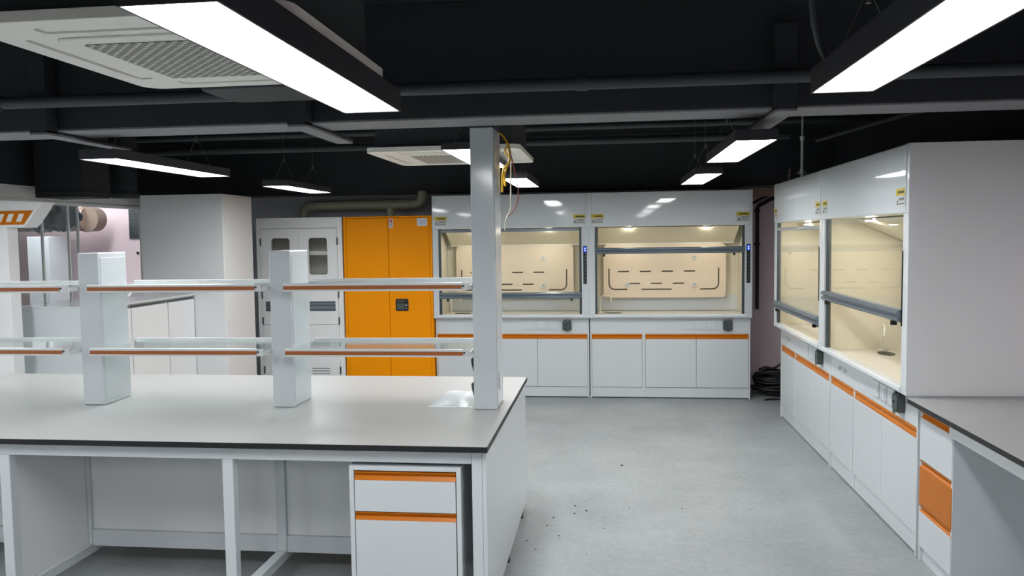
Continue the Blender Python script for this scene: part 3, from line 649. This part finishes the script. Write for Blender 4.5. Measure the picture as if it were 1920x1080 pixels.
for i in range(3):
    xa, xb = ctr[i][1]+.0035, ctr[i+1][0]-.001
    where = ('at the left edge of the photo', 'between the left and middle columns', 'between the middle and tall columns')[i]
    for z, lv in ((1.595, 'upper'), (1.232, 'lower')):
        t = thing('glass_shelf', '%s glass shelf with orange front strip %s' % (lv, where), 'shelf', ((xa+xb)/2, 4.45, z), 0, 'glass shelves above the island bench'); O = t.location
        f, k = 4.225, 4.70
        b = MB(O); b.prism([(f+.022, z-.021), (f, z-.021), (f, z+.021), (f+.006, z+.024), (f+.022, z+.018)], 'X', xa, xb-.035); b.build('front_rail', 'alu', t, .001)
        b = MB(O); b.box(xa+.002, xb-.036, f-.002, f, z-.011, z+.010); b.build('orange_strip', 'orange_strip', t)
        b = MB(O); b.box(xa, xb, k-.018, k, z-.012, z+.026); b.build('rear_rail', 'alu', t, .001)
        for a, c in ((xa, xa+.006), (xb-.006, xb)):
            b = MB(O); b.box(a, c, f+.023, k-.019, z-.018, z+.006); b.build('end_bracket', 'alu', t, .001)
        b = MB(O); b.prism([(xb-.034, f+.001), (xb-.007, f+.05), (xb-.007, f+.022), (xb-.03, f+.0)], 'Z', z-.02, z+.019); b.build('end_cap', 'alu', t)
        b = MB(O); b.tube([(xb-.028, f-.004, z+.004), (xb-.028, f+.002, z+.004)], .006, 10); b.build('screw', 'track', t)
        b = MB(O); b.box(xa+.007, xb-.007, f+.023, k-.019, z+.0062, z+.0125); b.build('glass_plate', 'shelfglass', t)
o = crumple('plastic_bag', -1.005, -.80, 4.42, 4.80, .90, .014, 7, 8, 'bag', 11, .012); tag(o, 'flat white plastic bag at the foot of the tall column', 'bag')
b = MB((-.88, 4.40, .9)); b.box(-1.02, -.765, 4.40, 4.417, .9002, .9012); tag(b.build('paper_sheet', 'grey_panel'), 'thin grey sheet lying under the white plastic bag', 'sheet')

# cables at the top of the tall column
def cable(name, pts, r, m, label, n=8):
    P = [Vector(p) for p in pts]; out = []
    for i in range(len(P)-1):
        p0, p1, p2, p3 = P[max(i-1, 0)], P[i], P[i+1], P[min(i+2, len(P)-1)]
        for k in range(6):
            t_ = k/6; out.append(.5*((2*p1)+(p2-p0)*t_+(2*p0-5*p1+4*p2-p3)*t_**2+(3*p1-p0-3*p2+p3)*t_**3))
    out.append(P[-1]); b = MB(P[0]); b.tube(out, r, n); return tag(b.build(name, m), label, 'cable')
cable('yellow_cable', [(-.63, 4.64, 2.47), (-.60, 4.65, 2.45), (-.572, 4.65, 2.40), (-.560, 4.65, 2.33), (-.568, 4.65, 2.29), (-.60, 4.65, 2.24), (-.605, 4.64, 2.12)], .006, 'cable_y', 'yellow cable looping down behind the tall service column')
cable('yellow_cable', [(-.565, 4.675, 2.40), (-.59, 4.675, 2.36), (-.562, 4.675, 2.31), (-.585, 4.68, 2.26), (-.60, 4.68, 2.20), (-.59, 4.675, 2.16), (-.60, 4.67, 2.25), (-.595, 4.675, 2.28)], .0055, 'cable_y', 'knotted yellow cable end hanging at the tall service column')
cable('pale_cable', [(-.625, 4.69, 2.47), (-.58, 4.70, 2.42), (-.56, 4.70, 2.34), (-.562, 4.70, 2.15), (-.566, 4.70, 2.02), (-.59, 4.69, 1.97), (-.598, 4.68, 1.90)], .004, 'cable_w', 'pale cable hanging beside the yellow ones at the tall column')
cable('red_cable', [(-.56, 4.67, 2.36), (-.545, 4.68, 2.29), (-.52, 4.68, 2.17), (-.518, 4.68, 2.08), (-.54, 4.67, 2.02), (-.575, 4.66, 1.98)], .003, 'cable_r', 'thin reddish cable bowing away from the tall column')
b = MB((-.6, 4.65, 2.47)); b.tube([(-.63, 4.64, 2.45), (-.63, 4.64, ZC-.001)], .011, 10); tag(b.build('rod', 'wire'), 'metal rod from the tall column up to the ceiling', 'rod')

# ------------------------------------------------------------------ right hand wall bench
t = thing('wall_bench', 'white wall bench with grey black edged worktop at the right edge', 'bench', (2.1, 3.4, 0)); O = t.location
b = MB(O); b.box(1.671, 2.54, 2.0, 4.672, .895, .9205, 0); b.box(1.673, 2.538, 2.002, 4.670, .9205, .922, 1); b.build('worktop', ['edge', 'top'], t, .0015)
b = MB(O); b.box(1.72, 1.76, 2.02, 4.232, .815, .895); b.build('front_rail', 'white', t, .002)
b = MB(O); b.box(2.36, 2.38, 2.02, 4.232, .10, .894); b.build('back_panel', 'grey_panel', t, .002)
for y in (2.05, 3.10):
    b = MB(O); b.box(1.72, 1.77, y, y+.05, 0, .814); b.build('leg', 'white', t, .003)
t = thing('drawer_cabinet', 'white drawer cabinet with one orange drawer under the right bench', 'drawer unit', (2.1, 4.49, 0)); O = t.location
ya, yb_, xf = 4.240, 4.668, 1.741
b = MB(O); b.box(xf+.004, 2.36, ya, ya+.018, .0, .893); b.box(xf+.004, 2.36, yb_-.018, yb_, 0, .893); b.box(xf+.03, 2.36, ya+.018, yb_-.018, .08, .893); b.box(xf+.012, xf+.03, ya+.018, yb_-.018, .86, .893)
b.build('carcass', 'white', t, .002)
b = MB(O); b.box(xf+.02, xf+.03, ya+.018, yb_-.018, 0, .078); b.build('plinth', 'white', t)
def dfront(za, zb, pull, m, label=None):
    b = MB(O); b.box(xf, xf+.026, ya+.004, yb_-.004, za, zb); d = b.build('drawer', m, t, .003)
    if label: d['label'] = label
    z2 = pull; b = MB(O)
    b.prism([(xf+.026, z2), (xf+.002, z2), (xf+.004, z2-.008), (xf+.020, z2-.02), (xf+.006, zb+.006), (xf+.001, zb+.001), (xf+.026, zb+.001)], 'Y', ya+.004, yb_-.004)
    b.build('pull_strip', 'orange', d)
dfront(.580, .818, .856, 'white'); dfront(.325, .538, .576, 'orange', 'orange drawer front'); dfront(.085, .286, .322, 'white')

# ------------------------------------------------------------------ right rear corner
t = thing('wall_conduit', 'dark conduit running down the pink wall beside the right rear hood', 'conduit', (1.77, 9.9, .95)); O = t.location
b = MB(O); b.tube([(2.20, 9.90, 2.36), (1.95, 9.90, 2.27), (1.82, 9.91, 2.20), (1.80, 9.92, 2.16), (1.80, 9.92, 1.5), (1.80, 9.92, .95)], .022, 12); b.build('conduit_run', 'rubber', t)
b = MB(O); b.tube([(2.20, 9.85, 2.40), (1.85, 9.85, 2.29), (1.72, 9.86, 2.22)], .015, 10); b.build('branch', 'rubber', t)
for z in (1.72, 2.12):
    b = MB(O); b.box(1.765, 1.835, 9.93, 9.949, z, z+.03); b.build('clamp', 'rubber', t)
rnd = random.Random(2)
cx, cy = 1.98, 9.45; b = MB((cx, cy, 0))
for k in range(22):
    R_ = .22+rnd.uniform(-.07, .05); hz = .03+.011*k+rnd.uniform(0, .02); tx = rnd.uniform(-.09, .09); ty = rnd.uniform(-.09, .09); ph = rnd.uniform(0, 6)
    pts = [(cx+R_*1.15*math.cos(a)+tx*.3, cy+R_*.85*math.sin(a)+ty*.3, max(.02, hz+tx*math.cos(a)*.5+ty*math.sin(a)*.5+.01*math.sin(3*a+ph))) for a in [2*PI*i/30 for i in range(31)]]
    b.tube(pts, .016, 8, cap=False)
pts = [(cx-.26+.44*u, cy-.15, .28+.14*math.sin(PI*u*1.0)*(.7+.3*math.cos(9*u))) for u in [i/20 for i in range(21)]]
b.tube(pts, .013, 8)
pts = [(cx-.05+.2*u, cy-.2, .26+.16*math.sin(PI*u)) for u in [i/16 for i in range(17)]]; b.tube(pts, .013, 8)
tag(b.build('cable_coil', 'rubber'), 'heap of coiled black cable on the floor in the far right corner', 'cable')
b = MB((1.85, 9.1, 0)); b.tube([(1.74, 9.06, .012), (1.78, 9.10, .012), (1.86, 9.12, .012), (2.0, 9.10, .012), (2.12, 9.02, .012)], .011, 8); tag(b.build('loose_cable', 'rubber'), 'loose black cable end on the floor in front of the coil', 'cable')
b = MB((1.75, 7.5, 2.35)); b.tube([(1.75, 7.5, 2.351), (1.75, 7.5, 2.70)], .014, 10); b.tube([(1.75, 7.5, 2.69), (1.75, 7.5, 2.73)], .022, 12); b.tube([(1.75, 7.5, 2.73), (1.75, 7.5, ZC-.001)], .008, 8); b.tube([(1.75, 7.5, 2.40), (1.75, 7.5, 2.43)], .022, 10); b.tube([(1.71, 7.5, 2.40), (1.79, 7.5, 2.40)], .008, 8)
tag(b.build('supply_pipe', 'alu'), 'thin pale pipe rising from the farther side hood to the ceiling', 'pipe')
b = MB((1.72, 7.9, 2.35)); b.tube([(1.73, 7.9, 2.351), (1.73, 7.9, 2.47)], .014, 10); b.tube([(1.73, 7.9, 2.40), (1.73, 7.9, 2.42)], .022, 10)
tag(b.build('pipe_stub', 'brownpipe'), 'short brownish pipe stub on top of the farther side hood', 'pipe')

# ------------------------------------------------------------------ scraps on the floor
spots = [(-.274, 5.622, .007), (-.231, 5.409, .012), (-.152, 5.318, .013), (-.229, 5.259, .010), (-.363, 5.167, .009), (-.394, 5.017, .009), (-.308, 4.849, .010), (-.032, 4.999, .008), (.108, 6.415, .016), (.14, 5.405, .008), (.495, 5.412, .009), (-.435, 4.625, .009), (-.499, 4.754, .008), (.955, 5.437, .006), (-.30, 4.80, .006), (-.13, 4.57, .006)]
rnd = random.Random(9)
for x, y, r in spots:
    b = MB((x, y, 0)); n = 7
    lo = [(x+r*.65*rnd.uniform(.7, 1.2)*math.cos(2*PI*k/n)*1.3, y+r*.65*rnd.uniform(.6, 1.1)*math.sin(2*PI*k/n), .0005) for k in range(n)]
    hi = [(x+(p[0]-x)*.55, y+(p[1]-y)*.55, r*.65*rnd.uniform(.4, .8)) for p in lo]
    b.add(lo+hi, [tuple(range(n)), tuple(range(n, 2*n))]+[(k, (k+1) % n, n+(k+1) % n, n+k) for k in range(n)])
    o = b.build('floor_scrap', 'crumb', bevel=0); tag(o, 'tiny dark scrap of dirt lying on the grey floor', 'scrap', 'dark scraps on the floor')
